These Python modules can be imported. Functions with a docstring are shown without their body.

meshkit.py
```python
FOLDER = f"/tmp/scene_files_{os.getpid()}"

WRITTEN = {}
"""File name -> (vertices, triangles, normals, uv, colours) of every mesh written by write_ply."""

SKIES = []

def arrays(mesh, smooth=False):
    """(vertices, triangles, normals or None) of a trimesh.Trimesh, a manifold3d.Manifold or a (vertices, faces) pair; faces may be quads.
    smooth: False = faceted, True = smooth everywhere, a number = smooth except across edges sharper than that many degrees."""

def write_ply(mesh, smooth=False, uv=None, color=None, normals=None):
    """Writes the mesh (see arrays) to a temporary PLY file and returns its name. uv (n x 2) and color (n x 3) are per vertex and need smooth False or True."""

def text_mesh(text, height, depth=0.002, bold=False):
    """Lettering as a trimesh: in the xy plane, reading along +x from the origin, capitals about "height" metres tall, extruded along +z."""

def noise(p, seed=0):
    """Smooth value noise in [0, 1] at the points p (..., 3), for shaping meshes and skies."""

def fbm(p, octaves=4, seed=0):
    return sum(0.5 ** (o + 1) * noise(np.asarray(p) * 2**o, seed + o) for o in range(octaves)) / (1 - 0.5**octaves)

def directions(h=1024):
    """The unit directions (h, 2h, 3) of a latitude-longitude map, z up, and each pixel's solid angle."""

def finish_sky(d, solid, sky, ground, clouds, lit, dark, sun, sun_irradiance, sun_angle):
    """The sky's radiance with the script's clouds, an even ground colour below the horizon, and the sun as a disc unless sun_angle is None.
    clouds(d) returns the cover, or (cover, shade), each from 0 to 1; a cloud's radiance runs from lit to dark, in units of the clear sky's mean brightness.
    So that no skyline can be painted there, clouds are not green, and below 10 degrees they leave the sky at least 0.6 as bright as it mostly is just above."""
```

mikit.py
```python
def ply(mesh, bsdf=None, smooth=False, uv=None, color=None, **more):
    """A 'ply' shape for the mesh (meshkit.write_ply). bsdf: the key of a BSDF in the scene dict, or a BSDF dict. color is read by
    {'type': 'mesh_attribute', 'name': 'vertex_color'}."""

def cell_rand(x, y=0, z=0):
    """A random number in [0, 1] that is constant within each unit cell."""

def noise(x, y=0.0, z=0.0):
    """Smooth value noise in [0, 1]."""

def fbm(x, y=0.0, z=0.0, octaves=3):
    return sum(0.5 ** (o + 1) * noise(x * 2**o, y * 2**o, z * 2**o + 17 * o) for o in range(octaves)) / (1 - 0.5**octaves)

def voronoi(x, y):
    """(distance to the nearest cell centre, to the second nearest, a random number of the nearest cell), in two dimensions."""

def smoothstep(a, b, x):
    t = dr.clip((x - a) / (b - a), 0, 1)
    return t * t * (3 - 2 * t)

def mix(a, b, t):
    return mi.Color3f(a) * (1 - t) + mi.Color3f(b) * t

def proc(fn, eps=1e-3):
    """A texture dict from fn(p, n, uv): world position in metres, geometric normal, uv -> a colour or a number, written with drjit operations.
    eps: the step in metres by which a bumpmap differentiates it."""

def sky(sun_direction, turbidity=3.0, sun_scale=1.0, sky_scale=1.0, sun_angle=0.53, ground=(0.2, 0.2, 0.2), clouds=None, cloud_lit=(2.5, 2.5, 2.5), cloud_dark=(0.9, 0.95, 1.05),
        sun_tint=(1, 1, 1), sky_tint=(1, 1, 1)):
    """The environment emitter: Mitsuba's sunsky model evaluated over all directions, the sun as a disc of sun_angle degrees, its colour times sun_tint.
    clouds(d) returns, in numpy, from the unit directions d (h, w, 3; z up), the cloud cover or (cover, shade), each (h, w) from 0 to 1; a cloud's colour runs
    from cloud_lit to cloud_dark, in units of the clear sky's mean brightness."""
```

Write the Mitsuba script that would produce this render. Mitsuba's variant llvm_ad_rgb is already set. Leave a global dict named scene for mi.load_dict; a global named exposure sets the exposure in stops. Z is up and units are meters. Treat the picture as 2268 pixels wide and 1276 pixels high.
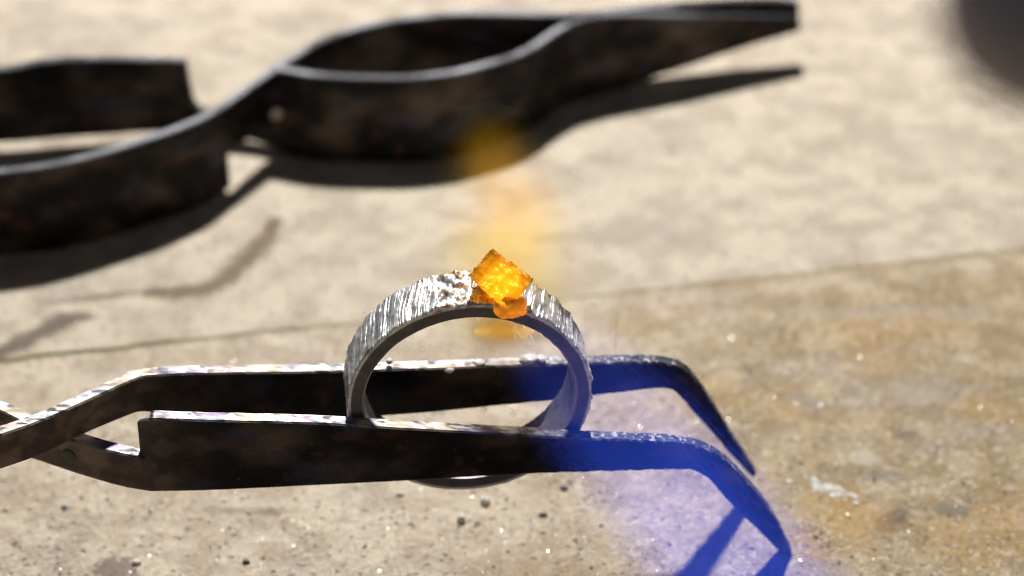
import math
import numpy as np
import trimesh
import mitsuba as mi
import drjit as dr
import mikit, meshkit
from mikit import ply, noise, fbm, voronoi, cell_rand, smoothstep, mix
from scipy.interpolate import PchipInterpolator

T = mi.ScalarTransform4f
scene, labels = {}, {}
# The bench is a few centimetres wide. It is built ten times life size (one millimetre = 0.01 units), because the renderer's ray offsets of about
# 0.1 mm would otherwise be as large as the spacing of the flame's sheets.
TEN = 10.0
MM = 1e-3 * TEN


def proc(fn, eps=1e-3):
    """mikit.proc for functions written in life-size metres."""
    return mikit.proc(lambda p, n, uv: fn(mi.Point3f(p.x / TEN, p.y / TEN, p.z / TEN), n, uv), eps * TEN)



# ------------------------------------------------------------------ camera, light, exposure
ELEV = math.radians(38.0)
CAM = np.array([0.0, -157.6, 123.13]) * MM
LOOK = np.array([0.0, math.cos(ELEV), -math.sin(ELEV)])
scene['camera'] = {'type': 'thinlens', 'fov': 28.0, 'fov_axis': 'x', 'near_clip': 0.05, 'far_clip': 50.0,
                   'aperture_radius': 1.55 * MM, 'focus_distance': 155.5 * MM,
                   'to_world': T().look_at(origin=CAM.tolist(), target=(CAM + LOOK).tolist(), up=[0, 0, 1])}
exposure = 0.0
# the bench lamp: a small round bulb behind and above the tweezers
LAMP_AT = np.array([0.0, 185.0, 284.0]) * MM
LAMP_R = 8.5 * MM
scene['bench_lamp'] = {'type': 'sphere', 'center': LAMP_AT.tolist(), 'radius': LAMP_R,
                       'bsdf': {'type': 'diffuse', 'reflectance': {'type': 'rgb', 'value': 0.5}},
                       'emitter': {'type': 'area', 'radiance': {'type': 'rgb', 'value': [2350, 2280, 2170]}, 'sampling_weight': 5.0}}
labels['bench_lamp'] = {'label': 'small round bench lamp bulb lighting the board from behind', 'category': 'lamp'}
scene['room_light'] = {'type': 'constant', 'sampling_weight': 1.0, 'radiance': {'type': 'rgb', 'value': [0.040, 0.041, 0.047]}}


def rgb(*v):
    return {'type': 'rgb', 'value': list(v)}


# ------------------------------------------------------------------ materials
def board_tone(p):
    x, y = p.x * 1000, p.y * 1000
    front = smoothstep(-0.05, 0.05, (-2.62 + 0.176 * x) - y)
    big = fbm(x * 0.07 + 3, y * 0.07, 1.0, 3)
    mid = fbm(x * 0.35 + 9, y * 0.5, 4.0, 4)
    fine = fbm(x * 2.2, y * 2.8, 7.0, 3)
    grain = noise(x * 8, y * 8, 2.0)
    cream = mix((0.68, 0.59, 0.47), (0.51, 0.43, 0.335), smoothstep(0.3, 0.75, mid))
    sand = mix((0.58, 0.495, 0.385), (0.44, 0.355, 0.26), smoothstep(0.3, 0.7, mid))
    tan = mix((0.43, 0.335, 0.21), (0.30, 0.22, 0.12), smoothstep(0.3, 0.7, mid))
    brown = smoothstep(-2, 22, x + 16 * (big - 0.5) - 0.15 * (y + 20)) * front * (0.45 + 0.55 * smoothstep(0.0, 6.0, -2.62 + 0.176 * x - y + 2.5 * (mid - 0.5)))
    c = mix(mix(cream, sand, front), tan, brown)
    # greyer bands and blotches in the fired surface
    c = mix(c, mi.Color3f(0.36, 0.32, 0.285), 0.35 * smoothstep(0.52, 0.8, fbm(x * 0.16, y * 0.24, 11.0, 3)))
    c = mix(c, mi.Color3f(0.42, 0.26, 0.09), brown * 0.5 * smoothstep(0.56, 0.78, fbm(x * 0.12 + 21, y * 0.17, 5.0, 3)))
    fibre = fbm(x * 0.9 + 5, y * 3.2, 9.0, 3)
    tiny = noise(x * 4.2, y * 5.0, 6.0)
    c = c * (0.66 + (0.18 + 0.14 * front) * fine + (0.15 + 0.08 * front) * fibre + 0.50 * (grain - 0.5) * front + (0.12 + 0.16 * front) * tiny - 0.06 * front)
    c = mix(c, mi.Color3f(0.70, 0.64, 0.55), 0.5 * front * smoothstep(0.70, 0.86, noise(x * 3.1 + 40, y * 3.7, 2.0)))
    # brown edge along the joint on the front board
    seam = (-2.62 + 0.176 * x) - y
    c = mix(c, mi.Color3f(0.33, 0.23, 0.10), 0.55 * front * smoothstep(1.8, 0.0, seam) * smoothstep(6, 18, x))

    def spot(cx, cy, rx, ry, rot, col, k, edge=0.35, f=1.1, seed=0.0):
        ca, sa = math.cos(rot), math.sin(rot)
        u = ((x - cx) * ca + (y - cy) * sa) / rx
        v = (-(x - cx) * sa + (y - cy) * ca) / ry
        d = dr.sqrt(u * u + v * v) + 1.3 * (fbm(x * f * 1.6 + seed, y * f * 2.0, 3.0 + seed, 4) - 0.5)
        return mix(c, mi.Color3f(*col), k * smoothstep(1.0 + edge, 1.0 - edge, d))

    c = spot(-32.7, -38.0, 1.7, 1.5, -0.3, (0.17, 0.105, 0.10), 0.75, 0.15, 1.3, 1)      # purple stain, bottom left
    c = spot(32.4, -32.2, 1.9, 0.95, 0.75, (0.15, 0.105, 0.085), 0.8, 0.25, 1.6, 3)      # brown stain
    c = spot(37.7, -30.9, 1.5, 0.85, 0.0, (0.17, 0.165, 0.13), 0.7, 0.3, 1.8, 4)         # grey green stain
    c = spot(35.2, -21.3, 1.2, 0.6, 0.0, (0.19, 0.12, 0.10), 0.7, 0.25, 1.4, 5)
    c = spot(32.5, -26.5, 1.9, 0.75, -0.1, (0.25, 0.215, 0.18), 0.6, 0.4, 1.8, 6)
    c = spot(31.1, -24.2, 1.3, 0.9, 0.0, (0.62, 0.57, 0.50), 0.55, 0.4, 1.8, 7)
    c = spot(26.9, -16.8, 1.6, 1.0, -0.6, (0.30, 0.27, 0.245), 0.55, 0.45, 1.5, 8)
    c = spot(44, -38, 2.8, 1.0, -0.3, (0.24, 0.19, 0.14), 0.6, 0.4, 1.5, 9)
    c = spot(38, -15.5, 5.0, 2.0, 0.1, (0.36, 0.31, 0.26), 0.5, 0.5, 0.8, 10)
    c = spot(28.5, -31.3, 4.0, 2.2, -0.4, (0.44, 0.27, 0.075), 0.5, 0.5, 0.7, 11)
    c = spot(37.5, 44.5, 0.9, 0.5, 0.0, (0.24, 0.21, 0.13), 0.7, 0.4, 1.0, 12)

    def smear(pts, width, col, k, seed):
        """A scorch mark along a bent line; pts are (x, y, relative width)."""
        m = mi.Float(9.0)
        wx, wy = x + 0.9 * (fbm(x * 0.7 + seed, y * 0.7, 1.0, 2) - 0.5), y + 0.9 * (fbm(x * 0.7, y * 0.7 + seed, 5.0, 2) - 0.5)
        for (ax, ay, aw), (bx, by, bw) in zip(pts[:-1], pts[1:]):
            l2 = (bx - ax) ** 2 + (by - ay) ** 2
            t = dr.clip(((wx - ax) * (bx - ax) + (wy - ay) * (by - ay)) / l2, 0, 1)
            d = dr.sqrt(dr.square(wx - ax - t * (bx - ax)) + dr.square(wy - ay - t * (by - ay)))
            m = dr.minimum(m, d / (width * (aw + t * (bw - aw))))
        m = m + 0.7 * (fbm(x * 1.6 + seed, y * 2.0, 2.0, 3) - 0.5)
        return mix(c, mi.Color3f(*col), k * smoothstep(1.3, 0.25, m))

    c = smear([(-35.0, -0.5, 0.7), (-32.2, -0.8, 1.0), (-29.3, -0.1, 0.9), (-27.0, 3.1, 1.0), (-25.2, 6.9, 1.2), (-24.2, 10.8, 0.6)], 1.5, (0.11, 0.06, 0.03), 0.82, 3.0)
    c = smear([(-48.5, -10.4, 0.8), (-45.6, -7.6, 0.8), (-43.0, -5.2, 1.0), (-40.6, -4.4, 0.6)], 1.5, (0.10, 0.075, 0.055), 0.85, 8.0)
    c = spot(-40.0, -1.4, 4.6, 0.5, 0.2, (0.10, 0.07, 0.045), 0.65, 0.5, 0.7, 17)
    c = spot(-24.5, -30.9, 3.4, 0.4, -0.05, (0.22, 0.18, 0.14), 0.55, 0.5, 1.4, 18)      # faint scratch bottom left
    c = spot(-20.5, -31.0, 0.9, 0.45, -0.3, (0.17, 0.14, 0.11), 0.55, 0.4, 1.6, 19)
    c = spot(3.0, -38.6, 9.0, 1.7, -0.15, (0.31, 0.205, 0.10), 0.5, 0.5, 0.6, 20)
    # pores: small dark pits of uneven density
    d1, d2, r = voronoi(x * 0.75 + 0.4 * fine, y * 0.9)
    pit = smoothstep(0.17, 0.05, d1 - 0.10 * (r - 0.5)) * smoothstep(0.45, 0.7, r)
    c = mix(c, mi.Color3f(0.13, 0.10, 0.075), 0.85 * pit)
    e1, e2, s = voronoi(x * 2.6, y * 3.0)
    pit2 = smoothstep(0.26, 0.10, e1) * smoothstep(0.62, 0.9, s)
    c = mix(c, mi.Color3f(0.19, 0.15, 0.105), 0.6 * pit2)
    return dr.clip(c, 0.01, 0.9)


def board_color(p, n, uv):
    return board_tone(p)


def board_bump(p, n, uv):
    x, y = p.x * 1000, p.y * 1000
    return (fbm(x * 2.0, y * 2.5, 1.0, 3) * 0.10 + noise(x * 9, y * 9, 4.0) * 0.03) * 1e-3


scene['mat_board'] = {'type': 'bumpmap', 'arbitrary': proc(board_bump, eps=4e-5), 'scale': TEN,
                      'bsdf': {'type': 'twosided', 'bsdf': {'type': 'principled', 'base_color': proc(board_color), 'roughness': 0.62, 'specular': 0.25}}}
scene['mat_joint'] = {'type': 'twosided', 'bsdf': {'type': 'diffuse', 'reflectance': rgb(0.16, 0.15, 0.075)}}
scene['mat_table'] = {'type': 'twosided', 'bsdf': {'type': 'diffuse', 'reflectance': rgb(0.09, 0.085, 0.05)}}


def steel_face(p):
    x, y, z = p.x * 1000, p.y * 1000, p.z * 1000
    a = fbm(x * 0.22, y * 0.22, z * 0.3, 3)
    b = fbm(x * 0.6 + 30, y * 0.6, z * 0.6, 3)
    c = mix((0.006, 0.0055, 0.006), (0.13, 0.10, 0.08), smoothstep(0.38, 0.90, a))
    c = mix(c, mi.Color3f(0.085, 0.036, 0.026), 0.75 * smoothstep(0.58, 0.8, b))
    c = mix(c, mi.Color3f(0.045, 0.050, 0.085), 0.6 * smoothstep(0.55, 0.8, fbm(x * 0.4, y * 0.4 + 12, z * 0.4, 3)))
    c = c * (0.75 + 0.5 * noise(x * 5, y * 5, z * 2.5))
    tail = smoothstep(-21, -33, x) * smoothstep(-20.0, -25.0, y)
    c = mix(c, mix((0.36, 0.27, 0.21), (0.12, 0.09, 0.08), smoothstep(0.3, 0.65, b)), 0.6 * tail)
    # pale scuffs
    d1, d2, r = voronoi(x * 0.9 + 7, z * 0.9 + y * 0.5)
    return mix(c, mi.Color3f(0.16, 0.15, 0.145), 0.5 * smoothstep(0.12, 0.05, d1) * smoothstep(0.86, 0.95, r))


def steel_edge(p):
    x, y, z = p.x * 1000, p.y * 1000, p.z * 1000
    a = fbm(x * 1.4, y * 4.0, 3.0, 3)
    h = fbm(x * 0.35 + 4, y * 0.9, 8.0, 2)
    c = mix((0.58, 0.565, 0.55), (0.10, 0.095, 0.10), smoothstep(0.40, 0.66, a))
    c = mix(c, mi.Color3f(0.72, 0.58, 0.40), 0.42 * smoothstep(0.5, 0.75, h))
    c = mix(c, mi.Color3f(0.34, 0.40, 0.62), 0.5 * smoothstep(0.5, 0.25, h))
    c = mix(c, mi.Color3f(0.55, 0.36, 0.44), 0.35 * smoothstep(0.56, 0.72, fbm(x * 0.7 + 14, y * 1.2, 2.0, 2)))
    # oxide from the torch towards the points of the pair in the fire
    scorched = smoothstep(-5, 11, x) * smoothstep(-20.0, -25.0, y)
    sp = noise(x * 4.5, y * 6.0, z * 2.0)
    return mix(c, mix((0.045, 0.05, 0.065), (0.62, 0.63, 0.66), smoothstep(0.55, 0.8, sp)), 0.85 * scorched)


# the wide faces are black with heat scale, the narrow edges are worn to bare steel: told apart by uv
def wear(p):
    x, y, z = p.x * 1000, p.y * 1000, p.z * 1000
    return fbm(x * 0.8, y * 2.0, z * 0.8, 3)


scene['mat_scale'] = {'type': 'twosided', 'bsdf': {'type': 'principled', 'base_color': proc(lambda p, n, uv: steel_face(p)), 'metallic': 0.4, 'specular': 0.25,
                      'roughness': proc(lambda p, n, uv: 0.38 + 0.3 * wear(p))}}
scene['mat_bare'] = {'type': 'bumpmap', 'arbitrary': proc(lambda p, n, uv: 2.6e-5 * fbm(p.x * 1700, p.y * 4500, p.z * 1700, 3), eps=3e-5), 'scale': TEN,
                     'bsdf': {'type': 'twosided', 'bsdf': {'type': 'principled', 'base_color': proc(lambda p, n, uv: steel_edge(p)), 'metallic': 0.9,
                              'roughness': proc(lambda p, n, uv: 0.44 + 0.34 * wear(p) + 0.14 * smoothstep(-8, 8, p.x * 1000) * smoothstep(-20.0, -25.0, p.y * 1000))}}}
def on_edge(uv):
    """1 on the narrow worn edges of a strip, 0 on its wide faces; v runs round the section: 0 to 1 front face, 1 to 4 top, 4 to 5 back face, 5 to 8 bottom."""
    v = dr.select(uv.y > 4, uv.y - 4, uv.y)
    return dr.select(v > 1.0, 1.0, 0.0)


scene['mat_bare_dull'] = {'type': 'twosided', 'bsdf': {'type': 'principled', 'base_color': proc(lambda p, n, uv: mix((0.22, 0.225, 0.245), (0.08, 0.08, 0.085), smoothstep(0.35, 0.65, fbm(p.x * 250, p.y * 250, 4.0, 2)))), 'metallic': 0.85,
                          'roughness': proc(lambda p, n, uv: 0.42 + 0.3 * wear(p))}}
scene['mat_steel_dull'] = {'type': 'blendbsdf', 'weight': proc(lambda p, n, uv: on_edge(uv)), 'bsdf_0': {'type': 'ref', 'id': 'mat_scale'}, 'bsdf_1': {'type': 'ref', 'id': 'mat_bare_dull'}}
scene['mat_steel'] = {'type': 'blendbsdf', 'weight': proc(lambda p, n, uv: on_edge(uv)), 'bsdf_0': {'type': 'ref', 'id': 'mat_scale'}, 'bsdf_1': {'type': 'ref', 'id': 'mat_bare'}}


# ------------------------------------------------------------------ ground: table and two boards that meet in a joint
def slab(poly, z0, z1, c=0.25):
    from shapely.geometry import Polygon
    P = Polygon(poly)
    inner = P.buffer(-c, join_style=2)
    a = np.array(P.exterior.coords[:-1]); b = np.array(inner.exterior.coords[:-1])
    if np.cross(a[1] - a[0], a[2] - a[1]) < 0: a = a[::-1]
    b = np.array([b[np.argmin(np.linalg.norm(b - q, axis=1))] for q in a])
    n = len(a)
    v = np.vstack([np.c_[a, np.full(n, z0)], np.c_[a, np.full(n, z1 - c)], np.c_[b, np.full(n, z1)]])
    f = []
    for k in range(2):
        for i in range(n):
            j = (i + 1) % n
            f += [[k * n + i, k * n + j, k * n + n + j], [k * n + i, k * n + n + j, k * n + n + i]]
    f += [[2 * n, 2 * n + i, 2 * n + i + 1] for i in range(1, n - 1)]
    return (v * MM, np.array(f))


SEAM = lambda x: -2.62 + 0.176 * x
scene['ground'] = ply((np.array([[-400, -400, -8], [400, -400, -8], [400, 500, -8], [-400, 500, -8.0]]) * MM, np.array([[0, 1, 2, 3]])), 'mat_table')
labels['ground'] = {'kind': 'structure', 'label': 'bench top under the pale soldering boards'}
rs = np.random.default_rng(5)
xs = np.linspace(-160, 170, 420)
wob = np.array([0.45 * (meshkit.fbm(np.array([[x * 0.8, 0, 0]]), 3, 2)[0] - 0.5) for x in xs])
gap = np.clip(0.36 - 0.018 * (xs + 33), 0.004, 0.52) * (0.6 + 0.9 * np.array([meshkit.fbm(np.array([[x * 0.35, 5, 0]]), 3, 4)[0] for x in xs]))
back_edge = [(x, SEAM(x) + w + g * 0.5) for x, w, g in zip(xs, wob, gap)]
front_edge = [(x, SEAM(x) + w - g * 0.5) for x, w, g in zip(xs, wob, gap)]


def board(edge, far_y, z1):
    """A thick board with one wavy long edge (edge, running along x) and a straight one at far_y."""
    e = np.array(edge); n = len(e); s = np.sign(far_y)
    c = 0.12
    rows = [np.c_[e, np.full(n, -8.0)], np.c_[e, np.full(n, z1 - c)], np.c_[e[:, 0], e[:, 1] + s * c, np.full(n, z1)], np.c_[e[:, 0], np.full(n, far_y), np.full(n, z1)], np.c_[e[:, 0], np.full(n, far_y), np.full(n, -8.0)]]
    v = np.vstack(rows); f = []
    for k in range(len(rows) - 1):
        for i in range(n - 1):
            q = [k * n + i, k * n + i + 1, (k + 1) * n + i + 1, (k + 1) * n + i]
            f.append(q if s > 0 else q[::-1])
    return (v * MM, np.array(f))


scene['ground__board'] = ply(board(back_edge, 190.0, 0.0), 'mat_board')
scene['ground__board_001'] = ply(board(front_edge, -170.0, -0.012), 'mat_board')
fe = np.array([[x, SEAM(x)] for x in xs])
scene['ground__joint_filler'] = ply((np.vstack([np.c_[fe + [0, -0.6], np.full(len(fe), -0.07)], np.c_[fe + [0, 0.6], np.full(len(fe), -0.07)]]) * MM, np.array([[i, i + 1, len(fe) + i + 1, len(fe) + i] for i in range(len(fe) - 1)])), 'mat_joint')
labels['ground__joint_filler'] = {'label': 'dark olive dirt packed in the joint between the boards'}
labels['ground__board'] = {'label': 'pale cream board behind the joint'}
labels['ground__board_001'] = {'label': 'browner speckled board in front of the joint'}


# ------------------------------------------------------------------ steel strips
def smooth_path(st, step=0.35):
    """Stations (top x,y,z, bottom x,y,z) -> densely interpolated without overshoot."""
    st = np.asarray(st, float)
    mid = (st[:, :3] + st[:, 3:]) / 2
    s = np.r_[0, np.cumsum(np.maximum(np.linalg.norm(np.diff(mid, axis=0), axis=1), 1e-3))]
    n = max(2, int(s[-1] / step))
    return PchipInterpolator(s, st)(np.linspace(0, s[-1], n))


def strip(parts, t, c=0.13, rough=0.02, seed=1):
    """A steel strip standing on edge: the front face runs through the stations, the thickness t goes back horizontally. uv = (arc length in mm, place round the section)."""
    st = np.vstack([smooth_path(p) for p in parts])
    n = len(st)
    top, bot = st[:, :3], st[:, 3:]
    mid = (top + bot) / 2
    tang = np.gradient(mid[:, :2], axis=0)
    for _ in range(6):
        tang[1:-1] = (tang[:-2] + 2 * tang[1:-1] + tang[2:]) / 4
    tang /= np.maximum(np.linalg.norm(tang, axis=1, keepdims=True), 1e-9)
    back = np.c_[-tang[:, 1], tang[:, 0], np.zeros(n)]
    if (back[:, 1].mean()) < 0: back = -back
    w = top - bot
    w /= np.maximum(np.linalg.norm(w, axis=1, keepdims=True), 1e-9)
    jit = lambda k: (meshkit.fbm(np.c_[mid[:, :2] * 1.3, np.full(n, k * 7.3 + seed)], 3, seed + k) - 0.5)[:, None] * 2 * rough
    top = top + w * jit(1); bot = bot + w * jit(2)
    ft, bt = jit(3) * back, jit(4) * back
    th = np.full((n, 1), t) if np.isscalar(t) else np.asarray(t)[:, None]
    P = [bot + w * c, top - w * c + ft, top + back * c + ft, top + back * (th - c) + bt, top - w * c + back * th + bt, bot + w * c + back * th, bot + back * (th - c), bot + back * c]
    V, F, C, at = [], [], [], 0
    arc = np.cumsum(np.r_[0, np.linalg.norm(np.diff(mid, axis=0), axis=1)])
    for k in range(8):
        a, b = P[k], P[(k + 1) % 8]
        V += [a, b]; C += [np.c_[arc, np.full(n, k + 0.001)], np.c_[arc, np.full(n, k + 0.999)]]
        i = np.arange(n - 1)
        F.append(np.vstack([np.c_[at + i, at + i + 1, at + n + i + 1], np.c_[at + i, at + n + i + 1, at + n + i]]))
        at += 2 * n
    for e in (0, n - 1):
        ring_ = np.array([q[e] for q in P])
        V.append(ring_); C.append(np.c_[arc[e] + ring_ @ [0.1, 0.1, 0.05], 0.2 + 0.02 * ring_ @ [0.05, 0.03, 1.0]])
        F.append(np.array([[at, at + j, at + j + 1] for j in range(1, 7)]) if e else np.array([[at, at + j + 1, at + j] for j in range(1, 7)]))
        at += 8
    V, F = np.vstack(V), np.vstack(F)
    return (V * MM, F), np.vstack(C)


def add_strip(key, parts, t, mat='mat_steel', **kw):
    mesh, uv = strip(parts, t, **kw)
    scene[key] = ply(mesh, mat, smooth=True, uv=uv)


# --- the pair that holds the ring: lies on its side, points bent down to the board
NY = lambda x: -36.35 + 0.10 * (x - 23.1)
FY = lambda x: -28.3 + 0.155 * (x - 21.0)


def nst(tx, tz, bx, bz):
    return [tx, NY(tx), tz, bx, NY(bx), bz]


def fst(tx, tz, bx, bz):
    return [tx, FY(tx), tz, bx, FY(bx), bz]


near_front = [nst(*q) for q in (
    (-27.40, 19.79, -27.80, 12.20), (-22.76, 19.19, -23.41, 11.90), (-14.99, 18.22, -15.38, 11.67), (-8.15, 17.05, -8.32, 11.49), (-2.94, 16.20, -3.00, 11.43), (0.00, 15.72, 0.00, 11.38),
    (5.87, 14.85, 5.95, 11.17), (9.44, 14.28, 10.29, 10.91), (13.05, 13.62, 13.20, 10.69), (14.70, 13.08, 14.29, 10.54), (16.20, 12.07, 15.16, 10.01), (17.56, 10.67, 16.14, 8.93),
    (19.18, 8.44, 17.64, 6.67), (20.85, 5.85, 19.48, 4.24), (22.18, 3.25, 21.14, 2.10), (23.10, 1.00, 22.50, 0.30), (23.42, 0.30, 23.02, -0.08))]
near_tail = [[-120, -38.5, 7.0, -120, -38.5, 0.2], [-100, -29.5, 11.5, -100, -29.5, 4.5], [-75, -28.5, 15.5, -75, -28.5, 8.5], [-55, -31.5, 17.6, -55, -31.5, 10.8], [-45, -35.0, 17.4, -45, -35.0, 11.6], [-40.0, -36.9, 16.6, -40.0, -36.9, 12.1],
             [-38.0, -37.7, 16.1, -38.0, -37.7, 12.2], [-34.0, -39.5, 15.87, -33.5, -39.7, 12.2], [-30.2, -40.92, 15.8, -30.0, -41.0, 12.19], [-28.6, -41.33, 15.75, -28.4, -41.38, 12.19], [-27.95, -41.46, 15.7, -27.9, -41.46, 12.19]]
near_end = [[-28.6, -40.45, 18.75, -28.7, -40.45, 15.6], [-28.45, -40.95, 19.2, -28.55, -40.97, 15.6], [-28.0, -41.32, 19.6, -28.05, -41.34, 15.6], [-27.42, -41.41, 19.79, -27.5, -41.42, 15.6]]
add_strip('cross_lock_tweezers__arm', [near_tail, near_front], 1.12, seed=3)
add_strip('cross_lock_tweezers__notch_end', [near_end], 0.4, seed=3)
far_pts = [fst(*q) for q in (
    (-27.20, 19.35, -27.62, 15.36), (-22.41, 18.89, -22.79, 14.41), (-15.47, 18.10, -15.75, 13.20), (-9.83, 17.58, -10.01, 12.70), (-4.83, 17.14, -4.91, 12.55), (0.00, 16.79, 0.00, 12.56), (3.49, 16.48, 3.54, 12.66),
    (6.42, 16.19, 6.50, 12.72), (10.86, 15.66, 10.60, 12.74), (12.73, 15.22, 12.29, 12.66), (14.07, 14.52, 13.24, 12.29), (15.27, 13.00, 14.12, 11.23), (16.75, 10.33, 15.28, 9.43), (18.51, 6.75, 16.96, 6.97), (19.85, 4.19, 18.89, 3.96), (21.04, 1.91, 20.77, 1.31))]
far_left = [[-120, -39.7, 7.0, -120, -39.7, 0.2], [-100, -48, 11.5, -100, -48, 4.5], [-75, -51.0, 15.5, -75, -51.0, 8.7], [-55, -48.6, 18.4, -55, -48.6, 13.0], [-45, -45.6, 19.2, -45, -45.6, 15.4], [-38.8, -42.95, 19.41, -39.0, -43.05, 16.05], [-35.59, -41.13, 19.41, -36.5, -41.7, 16.1],
            [-32.72, -39.0, 19.41, -33.2, -39.36, 16.3], [-29.9, -36.8, 19.41, -30.4, -37.15, 16.1], [-28.7, -36.05, 19.41, -29.2, -36.2, 15.85]]
add_strip('cross_lock_tweezers__arm_001', [far_left + far_pts], 1.12, seed=8)
labels['cross_lock_tweezers'] = {'label': 'black steel cross lock tweezers with bent points gripping the ring', 'category': 'tweezers'}


def lump(center, size, seed, sub=2, amp=0.35, freq=1.3):
    m = trimesh.creation.icosphere(subdivisions=sub)
    v = np.array(m.vertices)
    v *= 1 + amp * (meshkit.fbm(v * freq + seed * 3.1, 3, seed)[:, None] - 0.5) * 2
    return trimesh.Trimesh((v * np.asarray(size) + np.asarray(center)) * MM, m.faces, process=False)


def disc(center, normal, r, h, n=28):
    m = trimesh.creation.revolve(np.array([[0, 0], [r, 0], [r, h * 0.5], [r * 0.8, h], [0, h * 0.9]]), sections=n)
    R = trimesh.geometry.align_vectors([0, 0, 1], normal)
    m.apply_transform(R); m.apply_translation(center)
    m.apply_scale(MM)
    return m


scene['mat_pale_metal'] = {'type': 'principled', 'base_color': rgb(0.24, 0.23, 0.22), 'metallic': 0.8, 'roughness': 0.45}
scene['mat_worn_spot'] = {'type': 'principled', 'base_color': rgb(0.06, 0.055, 0.055), 'metallic': 0.5, 'roughness': 0.5}
scene['cross_lock_tweezers__rivet'] = ply(disc([-34.6, -39.25, 14.1], [-0.40, -0.91, 0.0], 0.62, 0.10), 'mat_worn_spot', smooth=40)

# --- the second, wider pair: stands on its edge on the back board
H = 9.9
a_wide = [[-112, 14.6, H, -112, 14.6, 0.1], [-100, 6.0, H, -100, 6.0, 0.05], [-80, 3.0, H, -80, 3.0, 0.0], [-62, 3.6, H, -62, 3.6, 0.0], [-50.5, 5.1, H, -50.6, 5.1, 0.0], [-45.2, 6.2, H, -45.2, 6.2, 0.0], [-40.8, 8.1, H, -40.8, 8.1, 0.0],
          [-37.0, 10.3, H, -37.0, 10.3, 0.0], [-33.3, 12.7, H, -33.2, 12.6, 0.05], [-30.5, 15.1, H, -30.3, 15.0, 0.25], [-29.35, 16.4, H, -29.1, 16.2, 0.55]]
a_waist = [[-29.25, 16.5, H, -29.05, 16.3, 4.8], [-28.3, 18.0, H, -28.1, 17.8, 4.6], [-26.4, 20.9, H, -26.4, 20.9, 4.3], [-24.2, 24.2, H, -24.2, 24.2, 4.2]]
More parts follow.
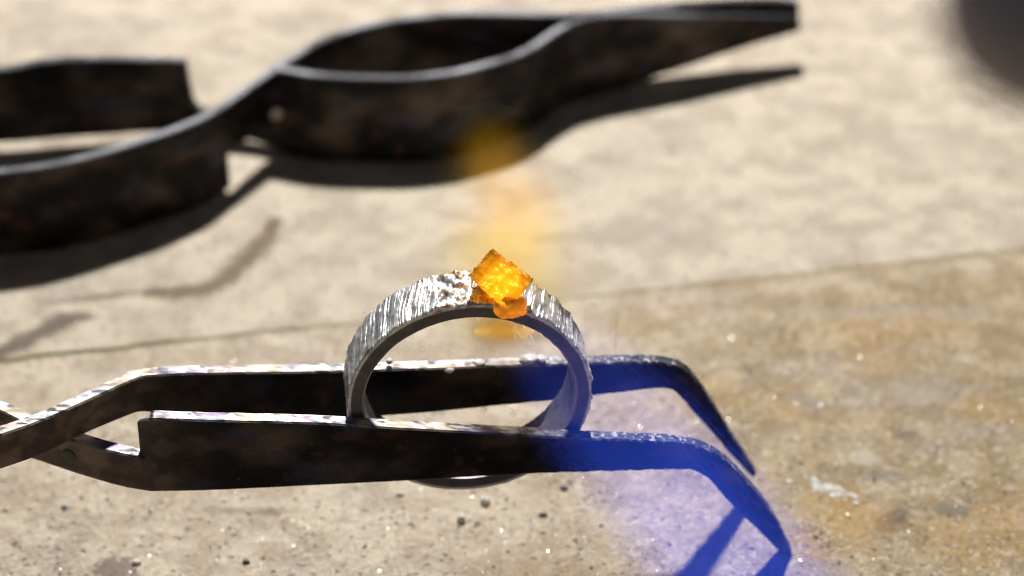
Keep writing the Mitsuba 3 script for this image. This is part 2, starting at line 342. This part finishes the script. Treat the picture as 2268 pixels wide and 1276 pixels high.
a_right = [[-24.0, 24.5, H, -23.9, 24.4, 0.5], [-22.2, 27.0, H, -22.2, 27.0, 0.3], [-19.5, 30.0, H, -19.5, 30.0, 0.1], [-16.0, 32.4, H, -16.0, 32.4, 0.1], [-9.9, 34.5, H, -9.9, 34.5, 0.1], [-4.8, 35.3, H, -4.8, 35.3, 0.1], [0.0, 35.2, H, 0, 35.2, 0.1],
           [5.0, 35.0, H, 5, 35.0, 0.1], [8.5, 35.4, 9.8, 8.5, 35.4, 0.1], [12.5, 36.6, 9.7, 12.5, 36.6, 0.3], [18.0, 38.3, 9.2, 18.2, 38.3, 1.4], [26.0, 40.9, 8.3, 26.1, 40.9, 3.2], [32.0, 42.6, 7.2, 32.3, 42.6, 4.8]]
add_strip('cross_lock_tweezers_001__arm', [a_wide, a_waist, a_right], 1.0, mat='mat_steel_dull', seed=11, rough=0.01)
b_left = [[-112, 13.3, H, -112, 13.3, 0.3], [-100, 21.5, H, -100, 21.5, 0.4], [-80, 24.4, H, -80, 24.4, 0.8], [-62, 23.6, H, -62, 23.6, 1.2], [-53.0, 24.0, H, -54.3, 23.4, 1.2], [-48.4, 25.6, H, -47.0, 24.4, 1.2], [-43.7, 26.0, H, -42.5, 24.9, 1.2], [-38.8, 25.9, H, -38.8, 25.4, 1.2], [-34.1, 25.5, H, -33.6, 25.5, 1.2]]
b_waist = [[-33.85, 25.5, 6.0, -33.5, 25.5, 1.2], [-33.6, 25.5, 4.6, -33.2, 25.5, 1.1], [-32.9, 25.4, 3.9, -32.2, 25.4, 1.0], [-29.0, 25.0, 3.8, -29.0, 25.0, 0.7], [-25.4, 24.2, 3.9, -25.3, 23.6, 0.4]]
b_right = [[-25.2, 24.1, H, -25.15, 22.9, 0.25], [-23.3, 23.7, H, -23.0, 22.3, 0.1], [-21.3, 23.0, H, -20.4, 21.7, 0.0], [-16.6, 22.3, H, -16.5, 21.5, 0.0], [-11.8, 22.2, H, -11.8, 21.3, 0.0], [-7.0, 22.9, H, -7.0, 22.0, 0.0], [-2.3, 24.9, H, -2.5, 24.3, 0.0], [0.1, 26.2, H, -0.2, 26.0, 0.0], [2.5, 28.4, H, 2.4, 28.3, 0.0],
           [5.0, 31.6, H, 5.0, 31.5, 0.0], [7.4, 33.8, H, 7.4, 33.7, 0.0], [10.2, 35.1, 9.75, 10.1, 35.0, 0.0], [12.5, 35.8, 9.5, 12.5, 35.8, 0.3], [17.8, 37.1, 8.6, 18.2, 37.1, 1.6], [25.8, 39.6, 7.1, 26.2, 39.6, 3.1], [32.0, 41.4, 5.9, 32.4, 41.4, 4.1]]
add_strip('cross_lock_tweezers_001__arm_001', [b_left, b_waist, b_right], 1.0, mat='mat_steel_dull', seed=15, rough=0.01)
scene['cross_lock_tweezers_001__rivet'] = ply(disc([-24.6, 22.6, 5.5], [0.25, -0.95, 0.12], 0.75, 0.25), 'mat_pale_metal', smooth=40)
labels['cross_lock_tweezers_001'] = {'label': 'blackened steel cross lock tweezers standing on edge, blurred on the back board', 'category': 'tweezers'}

# ------------------------------------------------------------------ the ring
RC = np.array([-3.25, -37.79, 18.50]); RR, RW, RT, RYAW = 9.48, 4.2, 1.28, 0.1126


def ring_point(r, th, v):
    """r, angle in the ring's plane (0 = right, 90 degrees = top), depth v from the front rim."""
    u = np.stack([r * np.cos(th), v, r * np.sin(th)], -1)
    c, s = math.cos(RYAW), math.sin(RYAW)
    return RC + np.stack([u[..., 0] * c - u[..., 1] * s, u[..., 0] * s + u[..., 1] * c, u[..., 2]], -1)


def grid_faces(n, m, at=0, flip=False):
    i, j = np.meshgrid(np.arange(n - 1), np.arange(m - 1), indexing='ij')
    a = (i * m + j).ravel() + at
    q = np.c_[a, a + m, a + m + 1, a + 1]
    q = q[:, ::-1] if flip else q
    return np.vstack([q[:, [0, 1, 2]], q[:, [0, 2, 3]]])


def build_band():
    nth, nv = 2200, 40
    th = np.linspace(0, 2 * np.pi, nth)
    v = np.linspace(0, RW, nv)
    TH, VV = np.meshgrid(th, v, indexing='ij')
    ang = TH * RR                                                # arc length in mm
    # file and chisel strokes across the band, slightly slanted and wandering
    slant = ang + 0.22 * VV + 0.35 * (meshkit.fbm(np.stack([ang * 0.5, VV * 0.6, 0 * ang], -1), 3, 2) - 0.5)
    coarse = meshkit.noise(np.stack([slant * 2.1, VV * 0.15, 0 * ang], -1), 4)
    fine = meshkit.noise(np.stack([slant * 5.5, VV * 0.35, 0 * ang + 9], -1), 5)
    veryfine = meshkit.noise(np.stack([slant * 12.0, VV * 0.8, 0 * ang + 5], -1), 6)
    pit = meshkit.fbm(np.stack([ang * 2.2, VV * 2.2, 0 * ang], -1), 3, 7)
    strokes = 0.17 * (coarse - 0.5) + 0.12 * (fine - 0.5) + 0.045 * (veryfine - 0.5)
    strokes = strokes * (1 + 0.25 * np.clip((78 - np.degrees(TH)) / 14, 0, 1))
    # lumpy melted zone left of the glowing piece
    melt = np.exp(-((np.degrees(TH) - 96) / 11.0) ** 2)
    lumps = 0.9 * (meshkit.fbm(np.stack([ang * 1.1, VV * 1.1, 0 * ang + 3], -1), 3, 8) - 0.45)
    d = strokes * (1 - melt) + melt * lumps + 0.10 * (pit - 0.5)
    edge = np.minimum(VV, RW - VV)
    d = d - 0.10 * np.exp(-edge / 0.06)
    rim = 0.05 * (meshkit.noise(np.stack([th * RR * 2.0, 0 * th, 0 * th], -1), 9) - 0.5)
    VJ = VV + np.where(VV < 1e-6, rim[:, None] - 0.0, 0.0)
    outer = ring_point(RR + d, TH, VJ)
    ri = RR - RT + 0.07 * (meshkit.fbm(np.stack([ang * 0.55, VV * 0.5, 0 * ang], -1), 3, 12) - 0.5)
    inner = ring_point(ri - 0.05 * np.sin(np.pi * VV / RW), TH, VV)
    front = np.stack([outer[:, 0], ring_point((RR - 0.08) * np.ones(nth), th, rim * 0.3 - 0.03), ring_point((RR - RT + 0.10) * np.ones(nth), th, 0 * th - 0.03), inner[:, 0]], 1)
    back = np.stack([outer[:, -1], inner[:, -1]], 1)
    V, F, at = [], [], 0
    for g, flip in ((outer, True), (inner, False), (front, False), (back, True)):
        n, m = g.shape[:2]
        V.append(g.reshape(-1, 3)); F.append(grid_faces(n, m, at, flip)); at += n * m
    return np.vstack(V) * MM, np.vstack(F)


RCM = (RC * 1e-3).tolist()


def ring_color(p, n, uv):
    x, z = (p.x - RCM[0]) * 1000, (p.z - RCM[2]) * 1000
    r = dr.sqrt(x * x + z * z)
    deg = dr.atan2(z, x) * (180 / math.pi)
    y = p.y * 1000
    a = fbm(x * 1.3, y * 1.3, z * 1.3, 3)
    c = mix((0.86, 0.86, 0.87), (0.50, 0.51, 0.54), smoothstep(0.45, 0.72, a))
    # firestain: copper brown around the solder joint
    near = smoothstep(62, 80, deg) * smoothstep(122, 98, deg)
    c = mix(c, mi.Color3f(0.50, 0.29, 0.17), near * smoothstep(0.46, 0.66, fbm(x * 1.8, y * 1.8, z * 1.8, 3)))
    # the sawn rim and the inside are dull and tarnished
    dull = smoothstep(9.22, 9.08, r)
    rim = mix((0.19, 0.18, 0.185), (0.095, 0.09, 0.095), a)
    return mix(c, mix(rim, mix((0.46, 0.44, 0.45), (0.30, 0.28, 0.29), a), smoothstep(8.32, 8.24, r)), dull)


scene['mat_silver'] = {'type': 'bumpmap', 'arbitrary': proc(lambda p, n, uv: 2.5e-5 * fbm(p.x * 5000, p.y * 3000, p.z * 5000, 3), eps=2e-5), 'scale': TEN,
                       'bsdf': {'type': 'twosided', 'bsdf': {'type': 'principled', 'base_color': proc(ring_color), 'metallic': 0.80, 'specular': 0.5,
                                'roughness': proc(lambda p, n, uv: 0.36 + 0.3 * fbm(p.x * 2000, p.y * 2000, p.z * 2000, 2))}}}
bv, bf = build_band()
scene['ring__band'] = ply((bv, bf), 'mat_silver', smooth=25)
labels['ring'] = {'label': 'silver ring band with rough filed outside, standing clamped between the tweezers', 'category': 'ring'}

# copper coloured solder run down over the rim at the joint
scene['mat_copper'] = {'type': 'twosided', 'bsdf': {'type': 'principled', 'base_color': proc(lambda p, n, uv: mix((0.40, 0.16, 0.04), (0.20, 0.08, 0.03), fbm(p.x * 2500, p.y * 2500, p.z * 2500, 3))), 'metallic': 0.7, 'roughness': 0.42}}
jm = trimesh.creation.icosphere(subdivisions=5)
jv = np.array(jm.vertices)
jv = np.sign(jv) * np.abs(jv) ** 0.7
jv = jv * [1.25, 0.55, 0.95]
jv += 0.40 * (np.stack([meshkit.fbm(jv * 1.4 + k * 9, 4, 30 + k) for k in range(3)], -1) - 0.5)
jv = jv + np.array([-0.10, -37.35, 27.35])
scene['ring__solder_joint'] = ply(trimesh.Trimesh(jv * MM, jm.faces, process=False), 'mat_copper', smooth=True, uv=np.zeros((len(jv), 2)), emitter={'type': 'area', 'radiance': proc(lambda p, n, uv: mi.Color3f(0.60, 0.17, 0.008) * (0.1 + 1.5 * fbm(p.x * 1800, p.y * 1800, p.z * 1800, 2))), 'sampling_weight': 0.0})
labels['ring__solder_joint'] = {'label': 'orange copper coloured solder run over the ring rim'}

# ------------------------------------------------------------------ the glowing piece on top of the ring
SW, SH, ST = 3.75, 2.75, 1.8
bm = trimesh.creation.box(extents=[SW, SH, ST])
for _ in range(5): bm = bm.subdivide()
gv = np.array(bm.vertices)
gv[:, 1] += 0.06 * gv[:, 0] * np.sign(gv[:, 1])
gd = np.stack([meshkit.fbm(gv * 1.6 + k * 5, 4, 40 + k) for k in range(3)], -1) - 0.5
gd2 = np.stack([meshkit.fbm(gv * 3.2 + k * 5, 2, 50 + k) for k in range(3)], -1) - 0.5
gv = gv + 0.50 * gd + 0.36 * gd2
RGT = np.array([1.0, 0, 0]); UPC = np.array([0, math.sin(ELEV), math.cos(ELEV)]); TOC = -LOOK
ua = math.radians(-40.0)
U = math.cos(ua) * RGT + math.sin(ua) * UPC
Vd = -math.sin(ua) * RGT + math.cos(ua) * UPC
# leans back a little less than square to the camera
CHUNK = np.array([-0.88, -35.9, 28.95])
gw = CHUNK + gv[:, :1] * U + gv[:, 1:2] * Vd + gv[:, 2:] * TOC
HOT = (CHUNK + 0.35 * U - 0.25 * Vd + 0.8 * TOC) * 1e-3


def glow(p):
    d = dr.norm(mi.Vector3f(p) - mi.Vector3f(HOT.tolist())) * 1000
    e = smoothstep(2.7, 0.3, d)
    t = fbm(p.x * 2600, p.y * 2600, p.z * 2600, 2)
    g = noise(p.x * 9000, p.y * 9000, p.z * 9000)
    k = (0.20 + 1.05 * e) * (0.6 + 1.1 * t)
    return mi.Color3f(1.25, 0.43, 0.006) * k + mi.Color3f(0.6, 0.62, 0.12) * e * smoothstep(0.52, 0.8, 0.55 * t + 0.45 * g)


scene['mat_hot'] = {'type': 'twosided', 'bsdf': {'type': 'principled', 'base_color': proc(lambda p, n, uv: mix((0.45, 0.15, 0.03), (0.25, 0.08, 0.02), fbm(p.x * 3000, p.y * 3000, p.z * 3000, 3))), 'roughness': 0.4, 'metallic': 0.3}}
scene['hot_metal_piece'] = ply(trimesh.Trimesh(gw * MM, bm.faces, process=False), 'mat_hot', smooth=True, uv=np.zeros((len(gw), 2)),
                               emitter={'type': 'area', 'radiance': proc(lambda p, n, uv: glow(p)), 'sampling_weight': 0.0})
labels['hot_metal_piece'] = {'label': 'glowing orange rough square piece of metal on top of the ring', 'category': 'metal piece'}

# ------------------------------------------------------------------ the torch flame: many thin nested sheets of burning gas, each adding a little light
scene['mat_gas'] = {'type': 'null'}


SHEET_UV = []


def flame_sheets(axis, radius, factors, seed, seg=64, step=0.5, wob=0.05, jitter=0.05):
    rj = np.random.default_rng(seed)
    ax = np.asarray(axis, float); s = np.r_[0, np.cumsum(np.linalg.norm(np.diff(ax, axis=0), axis=1))]
    n = max(8, int(s[-1] / step)); q = np.linspace(0, s[-1], n)
    P = PchipInterpolator(s, ax)(q); R = np.maximum(PchipInterpolator(s, radius)(q), 0.02)
    tg = np.gradient(P, axis=0); tg /= np.linalg.norm(tg, axis=1, keepdims=True)
    a = np.cross(tg, [1.0, 0.3, 0]); a /= np.linalg.norm(a, axis=1, keepdims=True)
    b = np.cross(tg, a)
    ph = np.linspace(0, 2 * np.pi, seg, endpoint=False)
    V, F, UV, at = [], [], [], 0
    for k, fct in enumerate(factors):
        dirs = np.cos(ph)[None, :, None] * a[:, None] + np.sin(ph)[None, :, None] * b[:, None]
        w = 1 + wob * 2 * (meshkit.fbm(dirs * 1.6 + P[:, None] * 0.22 + seed, 2, seed + k) - 0.5)
        w = w * (1 + jitter * rj.uniform(-1, 1, w.shape))
        G = P[:, None] + dirs * (R[:, None] * fct * w)[..., None]
        V.append(G.reshape(-1, 3)); V.append(P[[0, -1]])
        UV.append(np.c_[np.full(n * seg, fct), np.repeat(q / s[-1], seg)]); UV.append([[fct, 0.0], [fct, 1.0]])
        i, j = np.meshgrid(np.arange(n - 1), np.arange(seg), indexing='ij')
        i, j = i.ravel(), j.ravel(); j2 = (j + 1) % seg
        f = np.vstack([np.c_[i * seg + j, (i + 1) * seg + j2, (i + 1) * seg + j], np.c_[i * seg + j, i * seg + j2, (i + 1) * seg + j2]])
        jj = np.arange(seg)
        caps = np.vstack([np.c_[np.full(seg, n * seg), (jj + 1) % seg, jj], np.c_[np.full(seg, n * seg + 1), (n - 1) * seg + jj, (n - 1) * seg + (jj + 1) % seg]])
        f = np.vstack([f, caps])
        F.append(f + at); at += n * seg + 2
    m = trimesh.Trimesh(np.vstack(V) * MM, np.vstack(F), process=False)
    if m.volume < 0: m.invert()
    SHEET_UV.append(np.vstack(UV))        # uv = (share of the flame's radius, share of its length)
    return m


B_AXIS = [[20.10, -58.00, 13.50], [16.40, -54.00, 15.90], [12.16, -48.39, 18.34], [8.07, -45.18, 22.04], [3.89, -43.56, 27.13], [1.80, -41.76, 29.55], [0.60, -40.66, 30.65]]
B_RAD = [6.9, 6.8, 6.5, 6.0, 4.7, 3.2, 1.2]
NB = 18


def blue_glow(p, n, uv):
    k = 1.0 - 0.35 * smoothstep(0.40, 0.62, uv.y) - 0.40 * smoothstep(0.62, 0.85, uv.y) - 0.25 * smoothstep(0.82, 1.0, uv.y)
    k = k * smoothstep(1.14, 0.70, uv.x) * 1.65
    return mi.Color3f(0.010, 0.034, 0.300) * (k / NB)


scene['torch_flame__blue_cone'] = ply(_m := flame_sheets(B_AXIS, B_RAD, np.linspace(0.40, 1.12, NB), 3), 'mat_gas', smooth=True, uv=SHEET_UV[-1], emitter={'type': 'area', 'radiance': proc(blue_glow), 'sampling_weight': 0.0})
O_AXIS = [[-0.48, -32.47, 22.21], [-0.48, -31.77, 23.45], [-0.47, -30.27, 25.71], [0.20, -28.27, 28.46], [-0.98, -26.27, 31.19], [-2.00, -24.27, 33.51], [-2.86, -22.27, 35.41]]
O_RAD = [0.8, 3.3, 4.1, 3.7, 3.1, 2.5, 0.9]
NO = 22


def orange_glow(p, n, uv):
    k = smoothstep(0.97, 0.28, uv.y) * (0.45 + 0.55 * smoothstep(0.15, 0.45, uv.y)) * smoothstep(1.65, 0.3, uv.x) * 1.9
    k = k * (0.5 + 1.0 * fbm(p.x * 350, p.y * 200, p.z * 220, 2))
    return mix((0.36, 0.21, 0.0), (0.42, 0.13, 0.0), smoothstep(0.25, 0.65, uv.y)) * (k / NO)


scene['torch_flame__orange_plume'] = ply(_m := flame_sheets(O_AXIS, O_RAD, np.linspace(0.30, 1.60, NO), 5), 'mat_gas', smooth=True, uv=SHEET_UV[-1], emitter={'type': 'area', 'radiance': proc(orange_glow), 'sampling_weight': 0.0})


def soot_cloud(key, lo, hi, density, sigma, shape=(36, 36, 48)):
    """Glowing soot in the gas: a box whose density fades to nothing well inside its faces; it takes out blue light and scatters yellow."""
    g = [np.linspace(a, b, n) for a, b, n in zip(lo, hi, shape)]
    Z, Y, X = np.meshgrid(g[2], g[1], g[0], indexing='ij')
    d = np.clip(density(np.stack([X, Y, Z], -1)), 0, 1)
    lo, hi = np.array(lo) * MM, np.array(hi) * MM
    box = T().translate(lo.tolist()).scale((hi - lo).tolist())
    scene[key] = {'type': 'cube', 'to_world': box @ T().translate([0.5, 0.5, 0.5]).scale(0.5), 'bsdf': {'type': 'ref', 'id': 'mat_gas'},
                  'interior': {'type': 'heterogeneous', 'scale': sigma, 'albedo': {'type': 'constvolume', 'value': {'type': 'rgb', 'value': [0.995, 0.78, 0.04]}},
                               'sigma_t': {'type': 'gridvolume', 'grid': mi.VolumeGrid(d[..., None].astype(np.float32)), 'to_world': box}}}


PL = np.array(O_AXIS)


def plume_density(P):
    """Distance to the bent axis of the plume, in shares of its radius there."""
    best = np.full(P.shape[:-1], 9.0)
    along = np.zeros(P.shape[:-1])
    S = np.linspace(0, 1, 41)
    Q = PchipInterpolator(np.linspace(0, 1, len(PL)), PL)(S)
    rr = PchipInterpolator([0, 0.2, 0.4, 0.6, 0.8, 1.0], [3.6, 6.2, 5.4, 4.2, 3.2, 2.2])(S)
    for s, q, r in zip(S, Q, rr):
        d = np.linalg.norm(P - q, axis=-1) / r
        m = d < best
        best = np.where(m, d, best); along = np.where(m, s, along)
    wisp = 0.75 + 0.5 * meshkit.fbm(P * [0.55, 0.4, 0.32] + 3, 3, 21)
    fade = np.clip((1.0 - along) / 0.75, 0, 1) ** 1.3 * (0.45 + 0.55 * np.clip((along - 0.12) / 0.25, 0, 1))
    return np.exp(-(best * 1.55) ** 2) * (best < 1.6) * wisp * fade


NG = 16
g_axis = [[-2.95, -35.07, 23.18], [-2.15, -35.07, 23.18], [-0.62, -35.07, 23.23], [0.95, -35.07, 23.18], [1.75, -35.07, 23.18]]
scene['torch_flame__yellow_lobe'] = ply(_m := flame_sheets(g_axis, [0.05, 0.75, 1.15, 0.75, 0.05], np.linspace(0.08, 1.5, NG), 9, step=0.2), 'mat_gas', smooth=True, uv=SHEET_UV[-1],
                                        emitter={'type': 'area', 'radiance': proc(lambda p, n, uv: mi.Color3f(0.55, 0.26, 0.0) * (2.4 / NG) * dr.square(smoothstep(1.6, 0.0, uv.x))), 'sampling_weight': 0.0})
GC = np.array(g_axis[2])
lo_, hi_ = np.minimum(PL.min(0) - [7.5, 4.2, 2.0], GC - [4.5, 3.5, 3.5]), np.maximum(PL.max(0) + [7.5, 6.0, 4.0], GC + [4.5, 3.5, 3.5])
lo_ = np.minimum(lo_, [-13.6, -40.4, 99])          # the box's upright faces stand clear of the ring
LOBE = 130.0
soot_cloud('torch_flame__soot', lo_, hi_, lambda P: (18.0 * plume_density(P) + LOBE * np.exp(-(((P - GC) / [1.9, 1.1, 0.95]) ** 2).sum(-1))) / LOBE, LOBE, (64, 64, 90))
labels['torch_flame'] = {'label': 'blue torch flame reaching up to the ring and turning into an orange plume', 'category': 'flame'}

# ------------------------------------------------------------------ dark handle, far out of focus in the top right corner
scene['mat_rubber'] = {'type': 'principled', 'base_color': rgb(0.66, 0.61, 0.63), 'roughness': 0.55, 'specular': 0.4}
hm = trimesh.creation.capsule(height=60, radius=3.8, count=[32, 32])
hm.apply_translation(-hm.bounds.mean(0) + [0, 0, 30])
hm.apply_transform(trimesh.geometry.align_vectors([0, 0, 1], [0.80, 0.25, 0.54]))
hm.apply_translation([17.85, -98.8, 89.2]); hm.apply_scale(MM)
scene['tool_handle'] = ply(hm, 'mat_rubber', smooth=40)
labels['tool_handle'] = {'label': 'dark grey rounded tool handle, strongly blurred in the top right corner', 'category': 'handle'}

# ------------------------------------------------------------------ crumbs, flux beads, grains
scene['mat_crumb'] = {'type': 'twosided', 'bsdf': {'type': 'principled', 'base_color': proc(lambda p, n, uv: mix((0.85, 0.84, 0.80), (0.62, 0.60, 0.55), fbm(p.x * 4000, p.y * 4000, p.z * 4000, 2))), 'roughness': 0.7}}
scene['mat_dark_crumb'] = {'type': 'twosided', 'bsdf': {'type': 'principled', 'base_color': rgb(0.055, 0.06, 0.055), 'roughness': 0.6}}
for key, c, s, m, lab in (
        ('crumb', (-2.29, -29.93, 0.25), (0.42, 0.40, 0.42), 'mat_crumb', 'larger pale grey crumb below the ring, nearer the tweezers'),
        ('crumb_001', (-4.3, -32.13, 0.22), (0.38, 0.36, 0.40), 'mat_crumb', 'smaller pale grey crumb on the front board, left of the larger one'),
        ('crumb_002', (-9.69, -29.0, 0.10), (0.34, 0.22, 0.2), 'mat_crumb', 'flat pale crumb just below the near tweezer arm'),
        ('crumb_003', (2.66, -31.53, 0.08), (0.36, 0.25, 0.16), 'mat_dark_crumb', 'dark green grey crumb right of the pale crumbs'),
        ('crumb_004', (4.5, -28.2, 0.08), (0.34, 0.25, 0.16), 'mat_dark_crumb', 'dark crumb at the lower edge of the near arm under the blue flame'),
        ('crumb_005', (-38.33, -30.59, 0.05), (0.28, 0.2, 0.12), 'mat_dark_crumb', 'black crumb on the board at the far left'),
        ('crumb_006', (-22.1, -37.1, 0.08), (0.32, 0.22, 0.2), 'mat_dark_crumb', 'black crumb at the bottom edge right of the purple stain'),
        ('crumb_007', (25.6, -34.2, 0.04), (0.17, 0.17, 0.1), 'mat_dark_crumb', 'tiny black crumb right of the near tweezer point'),
        ('crumb_008', (-31.2, -37.2, 0.15), (0.40, 0.22, 0.22), 'mat_crumb', 'small white chip at the end of the purple stain')):
    scene[key] = ply(lump(c, s, sum(map(ord, key + lab)) % 97, 3), m, smooth=40)
    labels[key] = {'label': lab, 'category': 'crumb'}
# white flux crust: a cluster of flat lumps grown together
rc = np.random.default_rng(4)
cl = []
for i in range(52):
    u = rc.normal(0, 0.72); w = rc.normal(0, 0.85)
    q = np.array([27.3 + 1.75 * u * 0.94 + w * 0.25, -28.25 - 0.6 * u * 0.9 + 0.55 * w, 0.01])
    r = rc.uniform(0.07, 0.24)
    cl.append(lump(q, (r * 1.3, r, r * 0.42), 60 + i, 2, 0.5, 2.0))
scene['flux_crust'] = ply(trimesh.util.concatenate(cl), 'mat_crumb', smooth=40)
labels['flux_crust'] = {'label': 'white flaky flux crust on the brown board right of the tweezer points', 'category': 'flux crust'}
scene['mat_flux'] = {'type': 'principled', 'base_color': rgb(0.84, 0.85, 0.88), 'roughness': 0.18, 'specular': 0.8, 'clearcoat': 1.0}
for key, c, s, lab in (
        ('flux_bead', (1.31, -30.85, 16.9), (0.66, 0.50, 0.30), 'largest glassy flux bead on the far tweezer arm behind the ring'),
        ('flux_bead_001', (2.3, -30.7, 16.8), (0.40, 0.36, 0.24), 'small glassy flux bead touching the largest bead on its right'),
        ('flux_bead_002', (-9.76, -32.5, 18.0), (0.26, 0.26, 0.26), 'tiny dark flux bead alone on the far arm near the left of the ring'),
        ('flux_bead_003', (-5.03, -32.3, 16.9), (0.42, 0.26, 0.2), 'glassy flux drop hanging on the front edge of the far arm'),
        ('flux_bead_004', (-2.68, -31.45, 17.05), (0.5, 0.36, 0.14), 'flat flux bead on the far arm between the hanging drop and the largest bead')):
    scene[key] = ply(lump(c, s, sum(map(ord, lab)) % 89, 3, 0.25), 'mat_flux', smooth=True)
    labels[key] = {'label': lab, 'category': 'flux bead'}
scene['mat_grain'] = {'type': 'twosided', 'bsdf': {'type': 'principled', 'base_color': rgb(0.86, 0.85, 0.83), 'metallic': 0.5, 'roughness': 0.24, 'specular': 0.8}}
rg = np.random.default_rng(12)
V, F, at = [], [], 0
for i in range(1800):
    x, y = rg.uniform(-46, 46), -42 + 40 * rg.random() ** 2.1
    if y > SEAM(x) - 0.5: continue
    r = 0.026 + 0.055 * rg.random() ** 4
    # a flake: six-sided, narrower at its flat top, tilted a few degrees
    an = np.arange(6) * math.pi / 3 + rg.uniform(0, 1)
    rr = r * rg.uniform(0.7, 1.2, 6)
    v = np.vstack([np.c_[rr * np.cos(an) * 1.25, rr * np.sin(an) * 1.25, np.full(6, -0.3 * r)], np.c_[rr * np.cos(an), rr * np.sin(an), np.full(6, 0.45 * r)]])
    tx, ty = rg.normal(0, 0.18, 2)
    v[:, 2] += v[:, 0] * tx + v[:, 1] * ty
    v += [x, y, 0.0]
    q = np.arange(6); q2 = (q + 1) % 6
    fc = np.vstack([np.c_[q, q2, q2 + 6], np.c_[q, q2 + 6, q + 6], [[6, 6 + j, 7 + j] for j in range(1, 5)]])
    V.append(v); F.append(fc + at); at += len(v)
scene['mineral_grains'] = ply((np.vstack(V) * MM, np.vstack(F)), 'mat_grain')
labels['mineral_grains'] = {'kind': 'stuff', 'label': 'tiny glinting mineral grains scattered over the front board', 'category': 'grains'}

# dark grit lying on the front board
scene['mat_grit'] = {'type': 'twosided', 'bsdf': {'type': 'principled', 'base_color': proc(lambda p, n, uv: mix((0.05, 0.042, 0.034), (0.17, 0.13, 0.09), noise(p.x * 900, p.y * 900, 3.0))), 'roughness': 0.7}}
V, F, at = [], [], 0
base = trimesh.creation.icosphere(subdivisions=1)
for i in range(1100):
    x, y = rg.uniform(-46, 46), -42 + 41 * rg.random() ** 1.7
    if y > SEAM(x) - 0.4: continue
    r = 0.05 + 0.13 * rg.random() ** 3.5
    v = np.array(base.vertices) * (1 + 0.6 * (rg.random((len(base.vertices), 1)) - 0.5))
    a = rg.uniform(0, math.pi)
    v = v * [r * rg.uniform(0.8, 1.9), r, r * 0.4] @ np.array([[math.cos(a), math.sin(a), 0], [-math.sin(a), math.cos(a), 0], [0, 0, 1]]) + [x, y, 0.0]
    V.append(v); F.append(np.array(base.faces) + at); at += len(v)
scene['dark_grit'] = ply((np.vstack(V) * MM, np.vstack(F)), 'mat_grit')
labels['dark_grit'] = {'kind': 'stuff', 'label': 'fine dark brown grit scattered over the front board'}
